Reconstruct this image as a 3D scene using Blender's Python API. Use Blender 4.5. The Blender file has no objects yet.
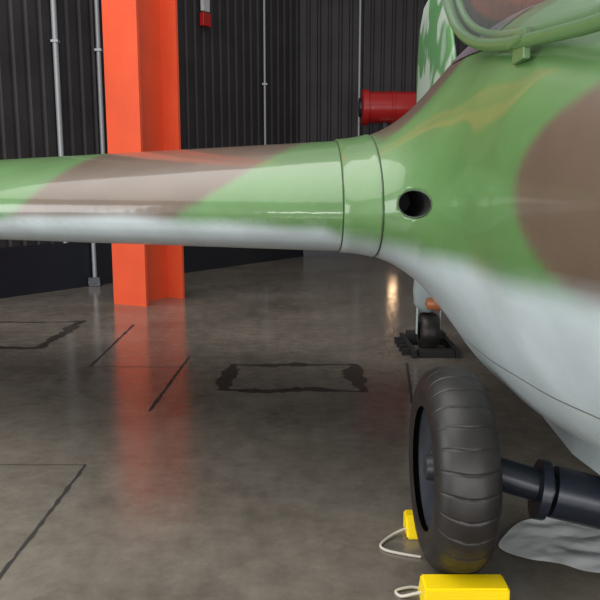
import bpy, bmesh, math, random
import numpy as np
from mathutils import Vector, Matrix
from mathutils import noise as mn
random.seed(4); np.random.seed(4)
XC=1.08
col=bpy.context.scene.collection

# ---------------- materials ----------------
def mat(name,color,rough=.5,metal=0,noise=0,nscale=8,bump=0,coat=0,spec=.5,emit=None):
    m=bpy.data.materials.new(name); m.use_nodes=True
    nt=m.node_tree; b=nt.nodes['Principled BSDF']
    b.inputs['Roughness'].default_value=rough; b.inputs['Metallic'].default_value=metal
    b.inputs['Base Color'].default_value=(*color,1)
    b.inputs['Coat Weight'].default_value=coat
    b.inputs['Specular IOR Level'].default_value=spec
    if emit:
        b.inputs['Emission Color'].default_value=(*emit[0],1); b.inputs['Emission Strength'].default_value=emit[1]
    tc=nt.nodes.new('ShaderNodeTexCoord')
    n=nt.nodes.new('ShaderNodeTexNoise'); n.inputs['Scale'].default_value=nscale; n.inputs['Detail'].default_value=6
    nt.links.new(tc.outputs['Object'],n.inputs['Vector'])
    if noise:
        r=nt.nodes.new('ShaderNodeMapRange'); r.inputs[1].default_value=.3; r.inputs[2].default_value=.7
        r.inputs[3].default_value=1-noise; r.inputs[4].default_value=1+noise
        nt.links.new(n.outputs[0],r.inputs[0])
        v=nt.nodes.new('ShaderNodeVectorMath'); v.operation='SCALE'; v.inputs[0].default_value=color
        nt.links.new(r.outputs[0],v.inputs['Scale']); nt.links.new(v.outputs[0],b.inputs['Base Color'])
    if bump:
        bp=nt.nodes.new('ShaderNodeBump'); bp.inputs['Strength'].default_value=bump; bp.inputs['Distance'].default_value=.01
        nt.links.new(n.outputs[0],bp.inputs['Height']); nt.links.new(bp.outputs[0],b.inputs['Normal'])
    return m

def newobj(name,verts,faces,m=None,parent=None,smooth=False):
    me=bpy.data.meshes.new(name); me.from_pydata([tuple(v) for v in verts],[],[tuple(f) for f in faces]); me.update()
    o=bpy.data.objects.new(name,me); col.objects.link(o)
    if m: me.materials.append(m)
    if parent: o.parent=parent
    if smooth:
        for p in me.polygons: p.use_smooth=True
    return o
def empty(name):
    e=bpy.data.objects.new(name,None); col.objects.link(e); e.empty_display_size=.1; return e
def box(name,lo,hi,m,parent=None,bev=0,rot=None,center=None):
    lo=Vector(lo);hi=Vector(hi);c=(lo+hi)/2;h=(hi-lo)/2
    bm=bmesh.new(); bmesh.ops.create_cube(bm,size=2)
    for v in bm.verts: v.co=Vector((v.co.x*h.x,v.co.y*h.y,v.co.z*h.z))
    if bev: bmesh.ops.bevel(bm,geom=bm.edges[:],offset=bev,segments=3,affect='EDGES',profile=.5)
    if rot: bmesh.ops.rotate(bm,verts=bm.verts,matrix=Matrix.Rotation(rot,3,'Z'))
    bmesh.ops.translate(bm,verts=bm.verts,vec=c)
    me=bpy.data.meshes.new(name); bm.to_mesh(me); bm.free(); me.materials.append(m)
    o=bpy.data.objects.new(name,me); col.objects.link(o)
    if parent: o.parent=parent
    return o
def tube(name,pts,r,m,parent=None,cyclic=False,res=6,smooth=True):
    cu=bpy.data.curves.new(name,'CURVE'); cu.dimensions='3D'; cu.bevel_depth=r; cu.bevel_resolution=res; cu.use_fill_caps=True
    s=cu.splines.new('POLY'); s.points.add(len(pts)-1)
    for p,q in zip(s.points,pts): p.co=(*q,1)
    s.use_cyclic_u=cyclic; s.use_smooth=smooth
    cu.materials.append(m)
    o=bpy.data.objects.new(name,cu); col.objects.link(o)
    if parent: o.parent=parent
    return o
def spline(pts,n=12,cyc=False):
    P=[Vector(p) for p in pts]; out=[]; N=len(P)
    rng=range(N if cyc else N-1)
    for i in rng:
        g=lambda k:P[k%N] if cyc else P[max(0,min(N-1,k))]
        a,b,c,d=g(i-1),g(i),g(i+1),g(i+2)
        for j in range(n):
            t=j/n
            out.append(.5*((2*b)+(c-a)*t+(2*a-5*b+4*c-d)*t*t+(3*b-a-3*c+d)*t**3))
    if not cyc: out.append(P[-1])
    return out
def lathe(name,prof,m,center,axis='X',seg=96,parent=None,groove=None):
    vs=[];fs=[];n=len(prof)
    for i in range(seg):
        a=2*math.pi*i/seg
        for (ax,r) in prof:
            rr=r
            if groove: rr=r+groove(ax,r,a)
            if axis=='X': vs.append((center[0]+ax,center[1]+rr*math.cos(a),center[2]+rr*math.sin(a)))
            elif axis=='Z': vs.append((center[0]+rr*math.cos(a),center[1]+rr*math.sin(a),center[2]+ax))
            else: vs.append((center[0]+rr*math.sin(a),center[1]+ax,center[2]+rr*math.cos(a)))
    for i in range(seg):
        j=(i+1)%seg
        for k in range(n-1): fs.append((i*n+k,j*n+k,j*n+k+1,i*n+k+1))
    o=newobj(name,vs,fs,m,parent,True)
    bm=bmesh.new(); bm.from_mesh(o.data); bmesh.ops.remove_doubles(bm,verts=bm.verts,dist=1e-5)
    bmesh.ops.recalc_face_normals(bm,faces=bm.faces); bm.to_mesh(o.data); bm.free()
    for p in o.data.polygons: p.use_smooth=True
    md=o.modifiers.new('es','EDGE_SPLIT'); md.split_angle=math.radians(50)
    return o

M_orange=mat('orange_paint',(.80,.10,.035),.42,noise=.06,nscale=3)
M_wall=mat('dark_corrugated_metal',(.028,.025,.027),.6,.0,noise=.2,nscale=2,spec=.35)
M_kick=mat('black_kick_panel',(.008,.010,.016),.4)
M_cond=mat('galvanised_conduit',(.33,.34,.36),.45,.3)
M_rubber=mat('tyre_rubber',(.016,.0135,.012),.46,noise=.3,nscale=14,bump=.10)
M_hub=mat('hub_paint',(.042,.047,.056),.38,.3,noise=.2)
M_axle=mat('axle_paint',(.014,.018,.028),.35,.2)
M_yellow=mat('yellow_paint',(.95,.68,.0),.45,noise=.05)
M_rope=mat('rope',(.50,.47,.40),.9)
M_grey=mat('grey_blue_paint',(.46,.54,.56),.35,noise=.08)
M_black=mat('black',(.006,.006,.006),.7)
M_red=mat('red_paint',(.40,.012,.012),.35)
M_white=mat('white_plastic',(.5,.5,.5),.5)
M_green=mat('green_paint',(.11,.215,.08),.3)
M_seam=mat('panel_seam',(.035,.06,.03),.5)
M_sheet=mat('plastic_sheet',(.72,.75,.76),.45,noise=.12,nscale=9,bump=.4)
M_steel=mat('steel',(.3,.3,.3),.35,.9)
M_amber=mat('amber_blister',(.35,.12,.05),.3)
M_qwin=mat('quarter_window_glass',(.11,.085,.10),.4,spec=.3)

# ---------------- floor ----------------
def floor_mat():
    m=bpy.data.materials.new('polished_concrete'); m.use_nodes=True; nt=m.node_tree; L=nt.links
    b=nt.nodes['Principled BSDF']; tc=nt.nodes.new('ShaderNodeTexCoord')
    def noise(s,d=8,r=.6):
        n=nt.nodes.new('ShaderNodeTexNoise'); n.inputs['Scale'].default_value=s; n.inputs['Detail'].default_value=d; n.inputs['Roughness'].default_value=r
        L.new(tc.outputs['Object'],n.inputs['Vector']); return n
    n1=noise(1.1); n2=noise(9,10,.7); n3=noise(60,4)
    r=nt.nodes.new('ShaderNodeValToRGB'); e=r.color_ramp.elements
    e[0].position=.32; e[0].color=(.082,.070,.056,1); e[1].position=.68; e[1].color=(.225,.198,.163,1)
    mx=nt.nodes.new('ShaderNodeMath'); mx.operation='MULTIPLY_ADD'; mx.inputs[1].default_value=.45
    L.new(n2.outputs[0],mx.inputs[0])
    sc=nt.nodes.new('ShaderNodeMath'); sc.operation='MULTIPLY'; sc.inputs[1].default_value=.55
    L.new(n1.outputs[0],sc.inputs[0]); L.new(sc.outputs[0],mx.inputs[2])
    L.new(mx.outputs[0],r.inputs[0]); L.new(r.outputs[0],b.inputs['Base Color'])
    rr=nt.nodes.new('ShaderNodeMapRange'); rr.inputs[1].default_value=.35; rr.inputs[2].default_value=.65; rr.inputs[3].default_value=.10; rr.inputs[4].default_value=.23
    L.new(n2.outputs[0],rr.inputs[0]); L.new(rr.outputs[0],b.inputs['Roughness'])
    b.inputs['Specular IOR Level'].default_value=.65
    bp=nt.nodes.new('ShaderNodeBump'); bp.inputs['Strength'].default_value=.12; bp.inputs['Distance'].default_value=.004
    L.new(n3.outputs[0],bp.inputs['Height']); L.new(bp.outputs[0],b.inputs['Normal'])
    return m
M_floor=floor_mat()
floor=newobj('floor',[(-9,-5,0),(10,-5,0),(10,15,0),(-9,15,0)],[(0,1,2,3)],M_floor)
M_joint=mat('joint_sealant',(.020,.018,.016),.8)
M_stain=mat('damp_stain',(.040,.034,.027),.25,noise=.4,nscale=30)
M_faint=mat('faint_joint',(.070,.060,.048),.6)
def joint(name,p,q,w,m=None):
    p=Vector((*p,0));q=Vector((*q,0)); d=(q-p).normalized(); s=Vector((-d.y,d.x,0)); n=80; vs=[];fs=[]
    for i in range(n+1):
        c=p.lerp(q,i/n)+s*random.uniform(-.003,.003); ww=w*random.uniform(.5,1.3)
        vs+= [c+s*ww+Vector((0,0,.001)),c-s*ww+Vector((0,0,.001))]
    for i in range(n): fs.append((2*i,2*i+1,2*i+3,2*i+2))
    return newobj(name,vs,fs,m or M_joint,floor)
joint('joint_1',(-1.01,3.14),(-.995,.2),.009)
joint('joint_2',(-.86,5.32),(-.883,3.95),.011)
joint('joint_3',(-1.60,6.62),(-1.54,4.99),.012)
joint('joint_4',(.80,5.1),(.68,4.1),.009)
joint('joint_5',(-4.5,3.15),(-1.01,3.14),.005,M_faint)
joint('joint_6',(-1.54,4.99),(-.86,4.99),.006,M_faint)
def ring(name,pts,w):
    P=spline(pts,10,True); n=len(P); c=sum(P,Vector())/n; vs=[];fs=[]
    wv=[.5]*n; v_=.8
    for i in range(n):
        v_+=random.uniform(-.25,.25)+(.8-v_)*.08; v_=max(.2,min(1.3,v_)); wv[i]=v_
    for i,p in enumerate(P):
        p=Vector((p[0],p[1],.0012)); d=(p-Vector((c.x,c.y,.0012))).normalized()
        ww=w*wv[i]*(1.3 if p.x>c.x+.3 else 1); j=random.uniform(-.010,.010)
        vs+=[p+d*(j+ww*.5),p+d*(j-ww*.5)]
    for i in range(n):
        k=(i+1)%n; fs.append((2*i,2*i+1,2*k+1,2*k))
    return newobj(name,vs,fs,M_stain,floor)
def rectpts(x0,x1,y0,y1,n=6):
    pts=[]
    for i in range(n): pts.append((x0+(x1-x0)*i/n,y0,0))
    for i in range(n): pts.append((x1,y0+(y1-y0)*i/n,0))
    for i in range(n): pts.append((x1-(x1-x0)*i/n,y1,0))
    for i in range(n): pts.append((x0,y1-(y1-y0)*i/n,0))
    return [(a+random.uniform(-.02,.02),b+random.uniform(-.03,.03),0) for a,b,_ in pts]
ring('damp_patch_1',rectpts(-.5,.39,4.38,5.06),.10)
ring('damp_patch_2',rectpts(-3.2,-2.15,5.6,6.75),.09)

# ---------------- walls ----------------
def corr_wall(name,p,q,h,s=.2,dep=.028):
    p=Vector((*p,0));q=Vector((*q,0)); L=(q-p).length; d=(q-p)/L; nrm=Vector((d.y,-d.x,0))
    prof=[]; k=0.0
    while k<L:
        for a,b in ((0,0),(.60,0),(.70,-1),(.88,-1)): prof.append((k+a*s,b*dep))
        k+=s
    prof=[(a,b) for a,b in prof if a<L]+[(L,0)]
    vs=[];fs=[]
    for a,b in prof:
        c=p+d*a+nrm*b; vs+=[c,c+Vector((0,0,h))]
    for i in range(len(prof)-1): fs.append((2*i,2*i+2,2*i+3,2*i+1))
    return newobj(name,vs,fs,M_wall)
P0=Vector((-3.63,8.38,0)); D=Vector((.56,.828,0)).normalized(); NR=Vector((D.y,-D.x,0))
A=P0-D*6.2; B=P0+D*6.48
corr_wall('wall_left',(A.x,A.y),(B.x,B.y),7)
corr_wall('wall_back',(B.x,B.y),(9.5,B.y),7)
def slab(name,p,q,th,h,m):
    p=Vector(p);q=Vector(q);d=(q-p).normalized();n=Vector((d.y,-d.x,0))
    vs=[p,q,q+n*th,p+n*th]; vs=[Vector((v.x,v.y,0)) for v in vs]+[Vector((v.x,v.y,h)) for v in vs]
    return newobj(name,vs,[(0,3,2,1),(4,5,6,7),(0,1,5,4),(1,2,6,5),(2,3,7,6),(3,0,4,7)],m)
slab('baseboard_left',A+NR*.005,B+NR*.005,.12,.60,M_kick)
slab('baseboard_back',B+Vector((0,-.005,0)),Vector((9.5,B.y-.005,0)),.12,.60,M_kick)
def conduit(name,k,z0,z1,r=.022,off=.05):
    c=P0+D*k+NR*off
    e=empty(name); tube('pipe',[(c.x,c.y,z0),(c.x,c.y,z1)],r,M_cond,e)
    z=z0+.5
    while z<z1:
        box('clamp',(c.x-.045,c.y-.045,z),(c.x+.045,c.y+.045,z+.03),M_cond,e); z+=2.0
    return e
conduit('electrical_conduit',.95,.6,6.9,.035)
conduit('electrical_conduit.001',1.63,.6,6.9,.030)
conduit('electrical_conduit.002',5.3,.6,6.9,.020)
c=P0+D*1.30+NR*.17
e=empty('electrical_conduit.003'); tube('pipe',[(c.x,c.y,.1),(c.x,c.y,1.4)],.028,M_cond,e); box('junction_box',(c.x-.08,c.y-.05,0),(c.x+.08,c.y+.05,.12),M_hub,e,.005)
e=empty('electrical_conduit.004'); tube('pipe',[(1.12,B.y-.05,.6),(1.12,B.y-.05,6.9)],.022,M_cond,e)
c=P0+D*3.76+NR*.06
fa=empty('fire_alarm'); ang=math.atan2(D.y,D.x)
box('strobe_housing',(c.x-.09,c.y-.04,3.80),(c.x+.09,c.y+.04,4.0),M_red,fa,.01,rot=ang)
box('backplate',(c.x-.08,c.y-.03,4.02),(c.x+.08,c.y+.03,4.25),M_white,fa,.01,rot=ang)
tube('cable_pipe',[(c.x,c.y,4.2),(c.x,c.y,6.8)],.02,M_cond,fa)
rt=empty('fire_suppression_tank')
tz=2.72; ty=B.y-1.0
lathe('tank_shell',[(-.62,0),(-.62,.27),(-.60,.31),(-.50,.31),(-.49,.27),(-.1,.27),(-.09,.285),(-.05,.285),(-.04,.27),(.6,.27),(.72,.2),(.76,0)],M_red,(1.70,ty,tz),'X',48,rt)
lathe('end_cap',[(-.66,0),(-.66,.16),(-.61,.18),(-.61,.2)],M_axle,(1.70,ty,tz),'X',48,rt)
for i,xx in enumerate((1.5,2.2)):
    box('leg_%d'%i,(xx-.03,ty-.03,0),(xx+.03,ty+.03,tz-.25),M_axle,rt)
# ---------------- I-beam column ----------------
cc=empty('steel_column')
n=Vector((-.465,-.885,0)).normalized(); wd=Vector((n.y,-n.x,0)) 
def hb(c0,fw,dep,tf,tw,h):
    f=fw/2; d2=dep/2; t=tw/2
    pr=[(-f,d2),(f,d2),(f,d2-tf),(t,d2-tf),(t,-d2+tf),(f,-d2+tf),(f,-d2),(-f,-d2),(-f,-d2+tf),(-t,-d2+tf),(-t,d2-tf),(-f,d2-tf)]
    vs=[c0+wd*a+n*b for a,b in pr]; N=len(vs); vs=vs+[v+Vector((0,0,h)) for v in vs]
    fs=[(i,(i+1)%N,(i+1)%N+N,i+N) for i in range(N)]+[tuple(range(N,2*N)),tuple(reversed(range(N)))]
    return vs,fs
cpos=Vector((-1.75,8.08,0))
vs,fs=hb(cpos,.47,.70,.035,.03,6.9)
o=newobj('beam',vs,fs,M_orange,cc)
bm=bmesh.new();bm.from_mesh(o.data);bmesh.ops.recalc_face_normals(bm,faces=bm.faces);bm.to_mesh(o.data);bm.free()

# ---------------- aircraft body (implicit surface) ----------------
Ys=np.array([.45,.55,.75,1.0,1.4,1.8,2.2,2.6,3.0,3.6,4.2,5.0,5.8,6.15])
W =np.array([.02,.12,.25,.36,.49,.575,.62,.635,.62,.55,.42,.25,.13,.04])
HU=np.array([.02,.12,.24,.34,.46,.55,.62,.67,.70,.68,.58,.42,.30,.10])
HD=np.array([.02,.14,.30,.45,.64,.78,.85,.86,.82,.68,.54,.36,.22,.08])
ZC=np.array([1.20,1.20,1.21,1.23,1.26,1.28,1.30,1.31,1.32,1.34,1.37,1.42,1.46,1.48])
yf=np.linspace(0,7,1401)
def sm(a):
    v=np.interp(yf,Ys,a); k=np.exp(-np.linspace(-2.5,2.5,61)**2); k/=k.sum()
    vp=np.pad(v,30,mode='edge'); return np.convolve(vp,k,'valid')
Wf,HUf,HDf,ZCf=map(sm,(W,HU,HD,ZC))
tt=.20
cb=(1-np.cos(np.linspace(0,np.pi,40)))/2
yt=5*tt*(.2969*np.sqrt(cb)-.126*cb-.3516*cb**2+.2843*cb**3-.1036*cb**4)
cam=.012*np.sin(np.pi*cb)-.022*(1-cb)**6
poly=np.concatenate([np.stack([cb,cam+yt],1),np.stack([cb,cam-yt],1)[::-1][1:-1]])
poly=poly.astype(np.float32)
def polysd(px,pz):
    d=np.full(px.shape,1e9,np.float32); s=np.zeros(px.shape,bool)
    N=len(poly)
    for i in range(N):
        ax,az=poly[i];bx,bz=poly[(i+1)%N]
        ex,ez=bx-ax,bz-az; wx=px-ax; wz=pz-az
        h=np.clip((wx*ex+wz*ez)/(ex*ex+ez*ez),0,1)
        dd=(wx-ex*h)**2+(wz-ez*h)**2
        np.minimum(d,dd,out=d)
        if az!=bz:
            c=((az>pz)!=(bz>pz))&(px<(bx-ax)*(pz-az)/(bz-az)+ax); s^=c
    d=np.sqrt(d); return np.where(s,-d,d)
def field(xs,Y,z):
    a=np.abs(xs)
    w=np.interp(Y,yf,Wf);hu=np.interp(Y,yf,HUf);hd=np.interp(Y,yf,HDf);zc=np.interp(Y,yf,ZCf)
    dz=z-zc; h=np.where(dz>0,hu,hd)
    e=np.sqrt((a/w)**2+(dz/h)**2)
    f=(e-1)*np.minimum(w,h)
    f=np.maximum(f,np.maximum(.45-Y,Y-6.15))
    sw=a-.88
    LE=2.45+.45*sw; ch=2.3-.13*sw
    zw=1.248-.014*sw
    g=polysd(((Y-LE)/ch).astype(np.float32),((z-zw)/ch).astype(np.float32))*ch
    g=np.maximum(g,a-4.3)
    k=.32
    hh=np.maximum(k-np.abs(f-g),0)/k
    return np.minimum(f,g)-hh*hh*k*.25
def fieldc(xs,Y,z): return np.maximum(field(xs,Y,z),xs-.06)
st=.027
gx=np.arange(-4.38,.16,st); gy=np.arange(.36,6.26,st); gz=np.arange(.36,2.14,st)
F=np.empty((len(gx),len(gy),len(gz)),np.float32)
for i in range(0,len(gx),16):
    X,Y,Z=np.meshgrid(gx[i:i+16],gy,gz,indexing='ij'); F[i:i+16]=fieldc(X,Y,Z)
S=F<0
nx,ny,nz=F.shape
acc=np.zeros((nx-1,ny-1,nz-1,3),np.float32); cnt=np.zeros((nx-1,ny-1,nz-1),np.float32)
def crn(arr,o): return arr[o[0]:nx-1+o[0],o[1]:ny-1+o[1],o[2]:nz-1+o[2]]
for ax in range(3):
    o1=(ax+1)%3;o2=(ax+2)%3
    for p in (0,1):
        for q in (0,1):
            a=[0,0,0];a[o1]=p;a[o2]=q;b=list(a);b[ax]=1
            fa_,fb_=crn(F,a),crn(F,b); cr=crn(S,a)!=crn(S,b)
            t=np.where(cr,fa_/np.where(cr,fa_-fb_,1),0)
            acc[...,ax]+=np.where(cr,t,0); acc[...,o1]+=cr*p; acc[...,o2]+=cr*q; cnt+=cr
act=cnt>0
ids=-np.ones(act.shape,np.int64); ids[act]=np.arange(act.sum())
ii=np.argwhere(act)
V=np.stack([gx[0]+st*ii[:,0],gy[0]+st*ii[:,1],gz[0]+st*ii[:,2]],1)+st*acc[act]/cnt[act][:,None]
quads=[]
for ax in range(3):
    o1=(ax+1)%3;o2=(ax+2)%3
    sl0=[slice(None)]*3; sl1=[slice(None)]*3; sl0[ax]=slice(0,-1); sl1[ax]=slice(1,None)
    s0=S[tuple(sl0)]; s1=S[tuple(sl1)]
    E=np.argwhere(s0!=s1)
    lim=[nx-1,ny-1,nz-1]
    ok=(E[:,o1]>=1)&(E[:,o2]>=1)&(E[:,o1]<lim[o1])&(E[:,o2]<lim[o2])
    E=E[ok]; flip=s0[tuple(E.T)]
    def cell(d1,d2):
        c=E.copy(); c[:,o1]+=d1; c[:,o2]+=d2; return ids[tuple(c.T)]
    q=np.stack([cell(-1,-1),cell(0,-1),cell(0,0),cell(-1,0)],1)
    q[~flip]=q[~flip][:,::-1]
    quads.append(q)
Q=np.concatenate(quads)
for it in range(3):
    f0=fieldc(V[:,0],V[:,1],V[:,2]); h=.004; G=[]
    for k in range(3):
        dp=V.copy();dp[:,k]+=h;dm=V.copy();dm[:,k]-=h
        G.append((fieldc(*dp.T)-fieldc(*dm.T))/(2*h))
    G=np.stack(G,1); g2=np.maximum((G**2).sum(1),.2)
    mv=-(f0/g2)[:,None]*G; ln=np.linalg.norm(mv,axis=1); sc=np.minimum(1,.02/np.maximum(ln,1e-9))
    V=V+mv*sc[:,None]
plane=empty('rocket_fighter_aircraft')
me=bpy.data.meshes.new('fuselage_and_wings')
me.vertices.add(len(V)); me.vertices.foreach_set('co',V.astype(np.float32).ravel())
me.loops.add(len(Q)*4); me.loops.foreach_set('vertex_index',Q.astype(np.int32).ravel())
me.polygons.add(len(Q)); me.polygons.foreach_set('loop_start',np.arange(0,len(Q)*4,4,dtype=np.int32))
me.polygons.foreach_set('loop_total',np.full(len(Q),4,np.int32))
me.update(calc_edges=True); me.validate()
def ss(v,s): 
    t=np.clip(v/s*.5+.5,0,1); return (t*t*(3-2*t))[:,None]
def camo(V):
    x=V[:,0]+XC; Y=V[:,1]; z=V[:,2]
    wob=.03*np.sin(5*x+2*Y)+.02*np.sin(9*Y+1)+.015*np.sin(13*x+4*z)
    GREEN=np.array([.092,.200,.060]);BROWN=np.array([.120,.083,.056]);GREY=np.array([.52,.60,.62])
    C=np.ones((len(V),3))*GREEN
    qq=(z-1.17)/.3
    xl=-1.27+.34*qq+wob*.4; xr=-.50+.50*qq+wob*.4
    C=C+(BROWN-C)*ss(np.minimum(x-xl,xr-x),.035)*(x<.4)[:,None]
    far=ss(-(x+2.0)+wob,.08); C=C+(BROWN-C)*far*ss(x+2.9,.08)
    el=1-np.sqrt(((Y-1.22)/.51)**2+((z-1.28)/.27)**2)
    C=C+(BROWN-C)*ss(el*.3+wob*.12,.018)*(x>.2)[:,None]
    aft=np.minimum(Y-2.68,z-1.55-.1*(Y-3.4))+wob*.5
    C=C+(BROWN-C)*ss(aft,.04)*(x>.3)[:,None]
    zb=np.where(x<.4,np.interp(x,[.08,.2,.4],[1.158,1.10,1.070]),np.interp(Y,[1.0,1.5,2.2,3],[1.05,1.05,1.055,1.07]))+wob*.3
    C=C+(GREY-C)*ss(zb-z,np.where(x<.15,.028,.05))
    return np.concatenate([C,np.ones((len(V),1))],1).astype(np.float32)
bm=bmesh.new(); bm.from_mesh(me); bmesh.ops.recalc_face_normals(bm,faces=bm.faces)
vol=bm.calc_volume(signed=True)
if vol<0: bmesh.ops.reverse_faces(bm,faces=bm.faces)
bm.to_mesh(me); bm.free()
for p in me.polygons: p.use_smooth=True
def body_mat():
    m=bpy.data.materials.new('camouflage_paint'); m.use_nodes=True; nt=m.node_tree; L=nt.links; b=nt.nodes['Principled BSDF']
    a=nt.nodes.new('ShaderNodeAttribute'); a.attribute_name='camo'
    tc=nt.nodes.new('ShaderNodeTexCoord'); sep=nt.nodes.new('ShaderNodeSeparateXYZ'); L.new(tc.outputs['Object'],sep.inputs[0])
    def M(op,*args):
        n=nt.nodes.new('ShaderNodeMath'); n.operation=op
        for i,v in enumerate(args):
            if isinstance(v,(int,float)): n.inputs[i].default_value=v
            else: L.new(v,n.inputs[i])
        return n.outputs[0]
    absx=M('ABSOLUTE',sep.outputs[0]); yy=sep.outputs[1]; zz=sep.outputs[2]
    def line(v,c,w): return M('LESS_THAN',M('ABSOLUTE',M('SUBTRACT',v,c)),w)
    infus=M('LESS_THAN',absx,.62)
    l=M('MULTIPLY',line(zz,.735,.003),infus)
    l=M('MAXIMUM',l,M('MULTIPLY',M('MULTIPLY',line(yy,2.62,.002),infus),M('LESS_THAN',zz,1.0)))
    l=M('MAXIMUM',l,M('MULTIPLY',M('MULTIPLY',line(yy,3.3,.003),infus),M('GREATER_THAN',zz,1.4)))
    l=M('MULTIPLY',l,.7)
    n=nt.nodes.new('ShaderNodeTexNoise'); n.inputs['Scale'].default_value=5; n.inputs['Detail'].default_value=8; L.new(tc.outputs['Object'],n.inputs['Vector'])
    mr=nt.nodes.new('ShaderNodeMapRange'); mr.inputs[1].default_value=.3;mr.inputs[2].default_value=.7;mr.inputs[3].default_value=.9;mr.inputs[4].default_value=1.1
    L.new(n.outputs[0],mr.inputs[0])
    vs=nt.nodes.new('ShaderNodeVectorMath'); vs.operation='SCALE'; L.new(a.outputs['Color'],vs.inputs[0]); L.new(mr.outputs[0],vs.inputs['Scale'])
    mx=nt.nodes.new('ShaderNodeMix'); mx.data_type='RGBA'; L.new(l,mx.inputs[0]); L.new(vs.outputs[0],mx.inputs[6]); mx.inputs[7].default_value=(.03,.035,.03,1)
    L.new(mx.outputs[2],b.inputs['Base Color'])
    b.inputs['Roughness'].default_value=.40; b.inputs['Coat Weight'].default_value=.55; b.inputs['Coat Roughness'].default_value=.07
    return m
M_body=body_mat(); me.materials.append(M_body); me.materials.append(M_black)
body=bpy.data.objects.new('fuselage_and_wings',me); col.objects.link(body); body.location=(XC,0,0); body.parent=plane
gp=Vector((.372-XC,2.33,1.235))
bm=bmesh.new(); bmesh.ops.create_cone(bm,cap_ends=True,segments=64,radius1=.044,radius2=.044,depth=.7,matrix=Matrix.Translation(gp)@Matrix.Rotation(math.pi/2,4,'X'))
bmesh.ops.recalc_face_normals(bm,faces=bm.faces); cv=bm.calc_volume(signed=True)
if cv<0: bmesh.ops.reverse_faces(bm,faces=bm.faces)
cm=bpy.data.meshes.new('cut'); bm.to_mesh(cm); bm.free(); cm.materials.append(M_black)
cut=bpy.data.objects.new('cut',cm); col.objects.link(cut); cut.location=(XC,0,0)
bpy.context.view_layer.update()
md=body.modifiers.new('b','BOOLEAN'); md.operation='DIFFERENCE'; md.object=cut; md.solver='EXACT'
try: md.material_mode='TRANSFER'
except Exception as ex: pass
dg=bpy.context.evaluated_depsgraph_get(); dg.update(); ev=bpy.data.meshes.new_from_object(body.evaluated_get(dg))
body.modifiers.clear()
body.data=ev
bpy.data.objects.remove(cut)
def paint(me_):
    VV=np.empty(len(me_.vertices)*3,np.float32); me_.vertices.foreach_get('co',VV); VV=VV.reshape(-1,3).astype(np.float64)
    if 'camo' in me_.attributes: me_.attributes.remove(me_.attributes['camo'])
    VV[:,0]=-np.abs(VV[:,0])
    at=me_.attributes.new('camo','FLOAT_COLOR','POINT'); at.data.foreach_set('color',camo(VV).ravel())
paint(ev)
for e_ in ev.polygons:
    if e_.material_index==1: e_.use_smooth=False
mm=body.modifiers.new('m','MIRROR'); mm.use_axis[0]=True; mm.use_bisect_axis[0]=True; mm.use_bisect_flip_axis[0]=True
for s in (-1,1):
    pts=[]
    for i in range(48):
        a=2*math.pi*i/48; px_=gp.x+.0445*math.cos(a); pz_=gp.z+.0445*math.sin(a)
        t=np.linspace(1.7,2.9,900); f=field(np.full(900,px_),t,np.full(900,pz_)); pts.append((XC+s*abs(px_),t[int(np.argmax(f<0))],pz_))
    tube('gun_port_rim_%d'%(s+1),pts,.0030,M_seam,plane,True)
def contour(a,off=0):
    pts=[]
    for i in range(121):
        th=math.radians(60+240*i/120); cy_,cz_=3.15,1.25; dy,dz=math.cos(th),math.sin(th)
        t=np.linspace(0,1.3,500); f=field(np.full(500,a),cy_+dy*t,cz_+dz*t)
        k=int(np.argmax(f>0)); tk=t[k-1]+(t[k]-t[k-1])*(-f[k-1])/(f[k]-f[k-1]); tk+=off
        pts.append((cy_+dy*tk,cz_+dz*tk))
    return pts
# raised wing-root collar strap
rows_=[(.800,-.006),(.799,.004),(.803,.0075),(.83,.0078),(.86,.0078),(.89,.0078),(.921,.0075),(.925,.004),(.926,-.006)]
cons=[contour(a,o_) for a,o_ in rows_]
for sgn in (-1,1):
    vs=[];fs=[];n_=len(cons[0])
    for (a,_),ct in zip(rows_,cons):
        for p,q in ct: vs.append((sgn*a,p,q))
    for r in range(len(rows_)-1):
        for i in range(n_-1): fs.append((r*n_+i,r*n_+i+1,(r+1)*n_+i+1,(r+1)*n_+i))
    o=newobj('wing_root_collar_%d'%(sgn+1),vs,fs,M_body,plane,True); o.location=(XC,0,0); paint(o.data)
    bm=bmesh.new(); bm.from_mesh(o.data); bmesh.ops.recalc_face_normals(bm,faces=bm.faces); bm.to_mesh(o.data); bm.free()
    for p in o.data.polygons: p.use_smooth=True
    es=o.modifiers.new('es','EDGE_SPLIT'); es.split_angle=math.radians(35)
    for nm,a,r,of in (('outer',.928,.0022,.0015),('inner',.797,.0030,.0015)):
        tube('wing_root_seam_%s_%d'%(nm,sgn+1),[(XC+sgn*a,p,q) for p,q in contour(a,of)],r,M_seam,plane)
def surf_a(Yv,zv):
    t=np.linspace(0,1.2,300); f=field(t,np.full(300,Yv),np.full(300,zv)); k=int(np.argmax(f>0)); 
    return t[max(k-1,0)]
def patch(name,quad,off,m,n=10):
    q=[Vector((a,b,0)) for a,b in quad]; vs=[];fs=[]
    for i in range(n+1):
        for j in range(n+1):
            u,v=i/n,j/n; p=(q[0]*(1-u)+q[1]*u)*(1-v)+(q[3]*(1-u)+q[2]*u)*v
            vs.append((XC-surf_a(p.x,p.y)-off,p.x,p.y+off*.6))
    for i in range(n):
        for j in range(n): a=i*(n+1)+j; fs.append((a,a+1,a+n+2,a+n+1))
    return newobj(name,vs,fs,m,plane,True)
patch('quarter_window',[(2.45,1.74),(2.95,1.78),(2.80,1.93),(2.5,1.90)],.006,M_qwin)

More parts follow.
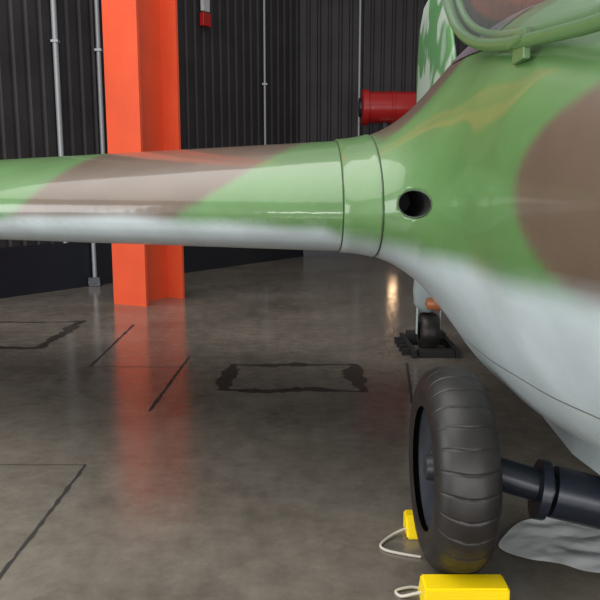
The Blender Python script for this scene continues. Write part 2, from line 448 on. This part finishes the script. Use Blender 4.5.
# fin
def fin_mat():
    m=mat('fin_mottle_paint',(.2,.3,.2),.35); nt=m.node_tree; b=nt.nodes['Principled BSDF']; L=nt.links
    tc=nt.nodes.new('ShaderNodeTexCoord'); n=nt.nodes.new('ShaderNodeTexNoise'); n.inputs['Scale'].default_value=2.2; n.inputs['Detail'].default_value=1.0; n.inputs['Distortion'].default_value=1.0
    L.new(tc.outputs['Object'],n.inputs['Vector']); r=nt.nodes.new('ShaderNodeValToRGB'); e=r.color_ramp.elements
    e[0].position=.49;e[0].color=(.10,.25,.10,1);e[1].position=.55;e[1].color=(.40,.48,.40,1)
    L.new(n.outputs[0],r.inputs[0]); L.new(r.outputs[0],b.inputs['Base Color']); return m
M_fin=fin_mat()
rows=[(1.5,4.55,6.35,.09),(1.85,4.75,6.5,.07),(2.3,5.0,6.55,.055),(2.65,5.25,6.45,.04),(2.8,5.5,6.25,.02)]
vs=[];fs=[];NN=24
for (zz,y0,y1,th) in rows:
    for i in range(NN):
        a=2*math.pi*i/NN; cx=(1-math.cos(a))/2
        t_=th*math.sqrt(max(cx,0))*(1-cx)*1.9*(1 if a<math.pi else -1)
        vs.append((XC-.03+t_,y0+(y1-y0)*cx,zz))
for r in range(len(rows)-1):
    for i in range(NN): j=(i+1)%NN; fs.append((r*NN+i,r*NN+j,(r+1)*NN+j,(r+1)*NN+i))
fs.append(tuple(range((len(rows)-1)*NN,len(rows)*NN)))
newobj('tail_fin',vs,fs,M_fin,plane,True)

lathe('nose_spinner',[(-.18,0),(-.16,.03),(-.1,.05),(0,.07),(.06,.07)],M_steel,(XC,.45,1.2),'Y',32,plane)
vs=[];fs=[]
sk=[(.9,.74,.06),(1.2,.53,.1),(1.7,.40,.13),(2.3,.36,.14),(2.9,.40,.12),(3.3,.52,.08)]
for y,zb_,w in sk:
    for a,b in ((-1,.16),(-1,.02),(-.8,0),(.8,0),(1,.02),(1,.16)): vs.append((XC+a*w,y,zb_+b))
for i in range(len(sk)-1):
    for j in range(6): k=(j+1)%6; fs.append((i*6+j,i*6+k,i*6+6+k,i*6+6+j))
fs+= [tuple(range(6)),tuple(reversed(range((len(sk)-1)*6,len(sk)*6)))]
newobj('landing_skid',vs,fs,M_grey,plane)
zz_=np.linspace(.5,1.2,300); f=field(np.full(300,.555-XC),np.full(300,2.8),zz_); zbl=zz_[int(np.argmax(f<0))]
lathe('belly_blister',[(-.05,0),(-.04,.022),(0,.030),(.04,.022),(.05,0)],M_amber,(.555,2.8,float(zbl)),'X',24,plane)
def wheel(tag,x0,sgn,Yc=2.27,R=.345):
    e=empty(tag); 
    prof=[]; 
    for i in range(33):
        t=-1+2*i/32; th=t*math.radians(128)
        ax=.100*math.copysign(abs(math.sin(th))**.85,th); r=R-.085+.085*math.cos(th)
        if abs(th)>math.pi/2: ax=math.copysign(.100-.03*(1-math.sin(abs(th))),th)
        prof.append((ax,r))
    def gr(ax,r,a):
        k=(a/(2*math.pi)*30+abs(ax)*2.2)%1
        w=max(0,(r-(R-.085))/.085)**.5
        return -.005*w*max(0,1-abs((k-.5)/.06))
    lathe('tyre',prof,M_rubber,(x0,Yc,R),'X',900,e,gr)
    s=sgn
    hp=[(-.055*s,.0),(-.075*s,.0),(-.085*s,.02),(-.085*s,.04),(-.06*s,.045),(-.055*s,.06),(-.045*s,.07),(-.04*s,.15),(-.05*s,.165),(-.055*s,.19),(-.068*s,.205),(-.072*s,.215),(-.06*s,.222)]
    lathe('hub',hp,M_hub,(x0,Yc,R),'X',72,e)
    hp=[(.05*s,.0),(.05*s,.15),(.055*s,.19),(.07*s,.215),(.06*s,.222)]
    lathe('hub_inner',hp,M_hub,(x0,Yc,R),'X',72,e)
    for i in range(8):
        a=2*math.pi*i/8
        lathe('bolt_%d'%i,[(-.058*s,0),(-.058*s,.008),(-.04*s,.008)],M_steel,(x0,Yc+.055*math.cos(a),R+.055*math.sin(a)),'X',6,e)
    tube('valve',[(x0-.05*s,Yc-.12,R+.1),(x0-.07*s,Yc-.13,R+.11)],.006,M_steel,e)
    return e
WX=.512
w1=wheel('wheel_near',WX,1); w1.parent=plane
w2=wheel('wheel_far',2*XC-WX,-1); w2.parent=plane
R=.345
dol=empty('dolly_axle'); dol.parent=plane
tube('stub',[(WX+.04,2.27,R),(WX+.14,2.27,R)],.045,M_axle,dol)
tube('stub2',[(2*XC-WX-.04,2.27,R),(2*XC-WX-.14,2.27,R)],.045,M_axle,dol)
tube('beam_a',[(WX+.10,2.27,R),(XC-.18,2.17,.285)],.055,M_axle,dol)
tube('beam_c',[(XC-.25,2.18,.30),(XC,2.14,.25),(XC+.25,2.18,.30)],.085,M_axle,dol)
tube('beam_b',[(2*XC-WX-.10,2.27,R),(XC+.18,2.17,.285)],.055,M_axle,dol)
tube('collar',[(XC-.30,2.19,.305),(XC-.27,2.186,.30)],.098,M_axle,dol)
tube('cradle_post',[(XC,2.14,.25),(XC,2.14,.42)],.06,M_axle,dol)
tw=empty('tail_wheel'); tw.parent=plane
tp=[]
TX=1.035
for i in range(25):
    th=(-1+2*i/24)*math.radians(125); tp.append((.080*math.copysign(abs(math.sin(th))**.8,th),.155-.05+.05*math.cos(th)))
lathe('tail_tyre',tp,M_rubber,(TX,5.55,.155),'X',64,tw)
lathe('tail_hub',[(-.05,0),(-.055,.03),(-.04,.04),(-.04,.07),(-.05,.095)],M_steel,(TX,5.55,.155),'X',40,tw)
lathe('tail_hub_b',[(.05,0),(.04,.04),(.05,.095)],M_steel,(TX,5.55,.155),'X',40,tw)
vs=[];fs=[]
prs=[(.32,.06,.09,5.56),(.38,.10,.13,5.55),(.48,.115,.18,5.50),(.75,.11,.22,5.42),(1.15,.09,.26,5.35)]
for zz,a,b,yc in prs:
    for i in range(16):
        t=2*math.pi*i/16; vs.append((TX-.02+a*math.cos(t),yc+b*math.sin(t),zz))
for r in range(0,len(prs)-1):
    for i in range(16): j=(i+1)%16; fs.append((r*16+i,r*16+j,(r+1)*16+j,(r+1)*16+i))
fs.append(tuple(reversed(range(16))))
newobj('tail_strut_fairing',vs,fs,M_grey,tw,True)
for s in (-1,1): box('fork_%d'%(s+1),(TX+s*.092-.006,5.53,.13),(TX+s*.092+.006,5.57,.40),M_grey,tw,.004)

# canopy (open, hinged outwards)
cn=empty('open_canopy'); cn.parent=plane
cy,cz=1.76,2.065; ay,az=.95,.42
rim=[]
NR_=72
for i in range(NR_):
    a=2*math.pi*i/NR_; ca,sa=math.cos(a),math.sin(a)
    yy=ay*math.copysign(abs(ca)**.65,ca); zz=az*math.copysign(abs(sa)**.65,sa)
    rim.append(Vector((.59-.05*(yy/ay)-.03*(zz/az+1)*.5,cy+yy,cz+zz+.12*yy)))
tube('canopy_frame',rim,.018,M_green,cn,True)
rim_in=[p+Vector((.03,0,.03 if p.z<cz else -.03)) for p in rim]
tube('canopy_frame_inner',rim_in,.012,M_green,cn,True)
vs=[];fs=[]; cen=sum(rim,Vector())/NR_
K=14; BG=.12
for k in range(K):
    r=math.cos(k/(K)*math.pi/2); b=math.sin(k/K*math.pi/2)*BG
    for p in rim: vs.append(cen+(p-cen)*r+Vector((-b,0,-.03*b)))
vs.append(cen+Vector((-BG,0,0)))
for k in range(K-1):
    for i in range(NR_): j=(i+1)%NR_; fs.append((k*NR_+i,k*NR_+j,(k+1)*NR_+j,(k+1)*NR_+i))
for i in range(NR_): fs.append(((K-1)*NR_+i,(K-1)*NR_+(i+1)%NR_,len(vs)-1))
mg=bpy.data.materials.new('canopy_perspex'); mg.use_nodes=True; nt=mg.node_tree; nt.nodes.clear()
o_=nt.nodes.new('ShaderNodeOutputMaterial'); tr=nt.nodes.new('ShaderNodeBsdfTransparent'); gl=nt.nodes.new('ShaderNodeBsdfGlossy'); gl.inputs['Roughness'].default_value=.08
fr=nt.nodes.new('ShaderNodeMath'); fr.operation='MULTIPLY'; fr.inputs[1].default_value=.25
fz=nt.nodes.new('ShaderNodeFresnel'); fz.inputs[0].default_value=1.25; nt.links.new(fz.outputs[0],fr.inputs[0])
ms=nt.nodes.new('ShaderNodeMixShader'); tr.inputs[0].default_value=(.88,.93,.91,1)
df=nt.nodes.new('ShaderNodeBsdfDiffuse'); df.inputs[0].default_value=(.6,.66,.62,1); m2=nt.nodes.new('ShaderNodeMixShader'); m2.inputs[0].default_value=.20
nt.links.new(tr.outputs[0],m2.inputs[1]); nt.links.new(df.outputs[0],m2.inputs[2])
nt.links.new(fr.outputs[0],ms.inputs[0]);nt.links.new(m2.outputs[0],ms.inputs[1]);nt.links.new(gl.outputs[0],ms.inputs[2]);nt.links.new(ms.outputs[0],o_.inputs[0])
newobj('canopy_glass',vs,fs,mg,cn,True)
hx,hy,hz=.61,1.93,1.665
box('hinge_plate',(hx-.035,hy-.05,hz-.05),(hx-.015,hy+.05,hz+.03),M_green,cn,.004)
tube('hinge_pin',[(hx-.04,hy-.055,hz+.0),(hx-.04,hy+.055,hz+.0)],.010,M_green,cn)

# ---------------- chocks, rope, sheet ----------------
def chock(name,x0,x1,y0,y1,h,slope):
    if slope>0: pr=[(y0,0),(y1,0),(y1-.02,.03),(y1-.05,h),(y0,h)]
    else: pr=[(y0,0),(y1,0),(y1,h),(y0+.05,h),(y0+.02,.03)]
    vs=[(x0,a,b) for a,b in pr]+[(x1,a,b) for a,b in pr]; N=len(pr)
    fs=[tuple(reversed(range(N))),tuple(range(N,2*N))]+[(i,(i+1)%N,(i+1)%N+N,i+N) for i in range(N)]
    e=empty(name)
    o=newobj('block',vs,fs,M_yellow,e)
    bm=bmesh.new();bm.from_mesh(o.data);bmesh.ops.recalc_face_normals(bm,faces=bm.faces)
    bmesh.ops.bevel(bm,geom=bm.edges[:],offset=.006,segments=2,affect='EDGES'); bm.to_mesh(o.data);bm.free()
    return e
c1=chock('wheel_chock',.378,.635,1.95,2.09,.09,1)
c2=chock('wheel_chock.001',.392,.635,2.44,2.55,.070,-1)
c2.location=(.005,-.02,-.0)
tube('cord',spline([(.40,2.48,.03),(.34,2.46,.012),(.29,2.40,.006),(.30,2.36,.006),(.36,2.33,.006),(.42,2.31,.006)],10),.005,M_rope,c2)
tube('cord',spline([(.40,2.01,.05),(.36,2.04,.02),(.32,2.05,.006),(.31,2.08,.006),(.36,2.10,.006),(.40,2.09,.006)],10),.005,M_rope,c1)
rim2=[(.72,2.36),(.78,2.47),(.86,2.56),(.95,2.60),(1.02,2.68),(1.2,2.62),(1.35,2.6),(1.32,2.4),(1.2,2.2),(1.0,2.19),(.90,2.25),(.80,2.28)]
vs=[];fs=[];c0=Vector((1.02,2.42,0)); KR=14
rp=spline([(a,b,0) for a,b in rim2],6,True); n_=len(rp)
for k in range(KR):
    for p in rp:
        q=c0+(p-c0)*(1-k/KR); hgt=abs(mn.noise(Vector((q.x*9,q.y*9,0))))*.014+abs(mn.noise(Vector((q.x*25,q.y*25,3))))*.005
        vs.append((q.x,q.y,.003+hgt*(0.4 if k==0 else 1)))
vs.append((c0.x,c0.y,.008))
for k in range(KR-1):
    for i in range(n_): j=(i+1)%n_; fs.append((k*n_+i,k*n_+j,(k+1)*n_+j,(k+1)*n_+i))
for i in range(n_): fs.append(((KR-1)*n_+i,(KR-1)*n_+(i+1)%n_,len(vs)-1))
newobj('plastic_sheet',vs,fs,M_sheet,None,True)
tcx=empty('tail_wheel_chock')
box('block_rear',(.90,5.72,0),(1.22,5.86,.10),M_black,tcx,.006)
box('block_front',(.92,5.27,0),(1.20,5.39,.05),M_black,tcx,.006)
box('rail_l',(.86,5.25,0),(.90,5.95,.06),M_black,tcx,.004)
box('rail_r',(1.20,5.25,0),(1.24,5.95,.06),M_black,tcx,.004)
for i in range(4): box('rung_%d'%i,(.80,5.35+.14*i,.0),(.87,5.39+.14*i,.05),M_black,tcx)

wl=empty('wall_lamp')
M_em=mat('lamp_glow',(1,.6,.3),.5,emit=((1,.62,.35),9))
lathe('bulb',[(-.11,0),(-.09,.05),(0,.08),(.09,.05),(.11,0)],M_em,(1.72,12.9,.62),'Z',24,wl)
tube('arm',[(1.72,12.9,.0),(1.72,12.9,.5)],.02,M_axle,wl)

# ---------------- lights ----------------
def area(name,loc,target,sx,sy,power,color=(1,1,1)):
    l=bpy.data.lights.new(name,'AREA'); l.shape='RECTANGLE'; l.size=sx; l.size_y=sy; l.energy=power; l.color=color
    o=bpy.data.objects.new(name,l); col.objects.link(o); o.location=loc
    o.rotation_euler=(Vector(target)-Vector(loc)).to_track_quat('-Z','Y').to_euler(); return o
area('window_light',(-1,-4.5,1.35),(0,4,1.25),14,.6,520,(1,.99,.98))
area('skylight',(-2.5,3,6.5),(-.5,4,0),8,8,600,(1,.99,.98))
area('side_window_light',(-7.5,1.5,2.5),(0,4,1),4,3,260,(.98,.99,1))
w=bpy.data.worlds.new('world'); bpy.context.scene.world=w; w.use_nodes=True
w.node_tree.nodes['Background'].inputs[0].default_value=(.71,.71,.71,1); w.node_tree.nodes['Background'].inputs[1].default_value=.38

cam=bpy.data.cameras.new('camera'); cam.lens=42; cam.sensor_width=36; cam.clip_start=.02
co=bpy.data.objects.new('camera',cam); col.objects.link(co); co.location=(0,0,1.28); co.rotation_euler=(math.radians(90-8.93),0,0)
bpy.context.scene.camera=co
bpy.context.scene.view_settings.view_transform='Standard'
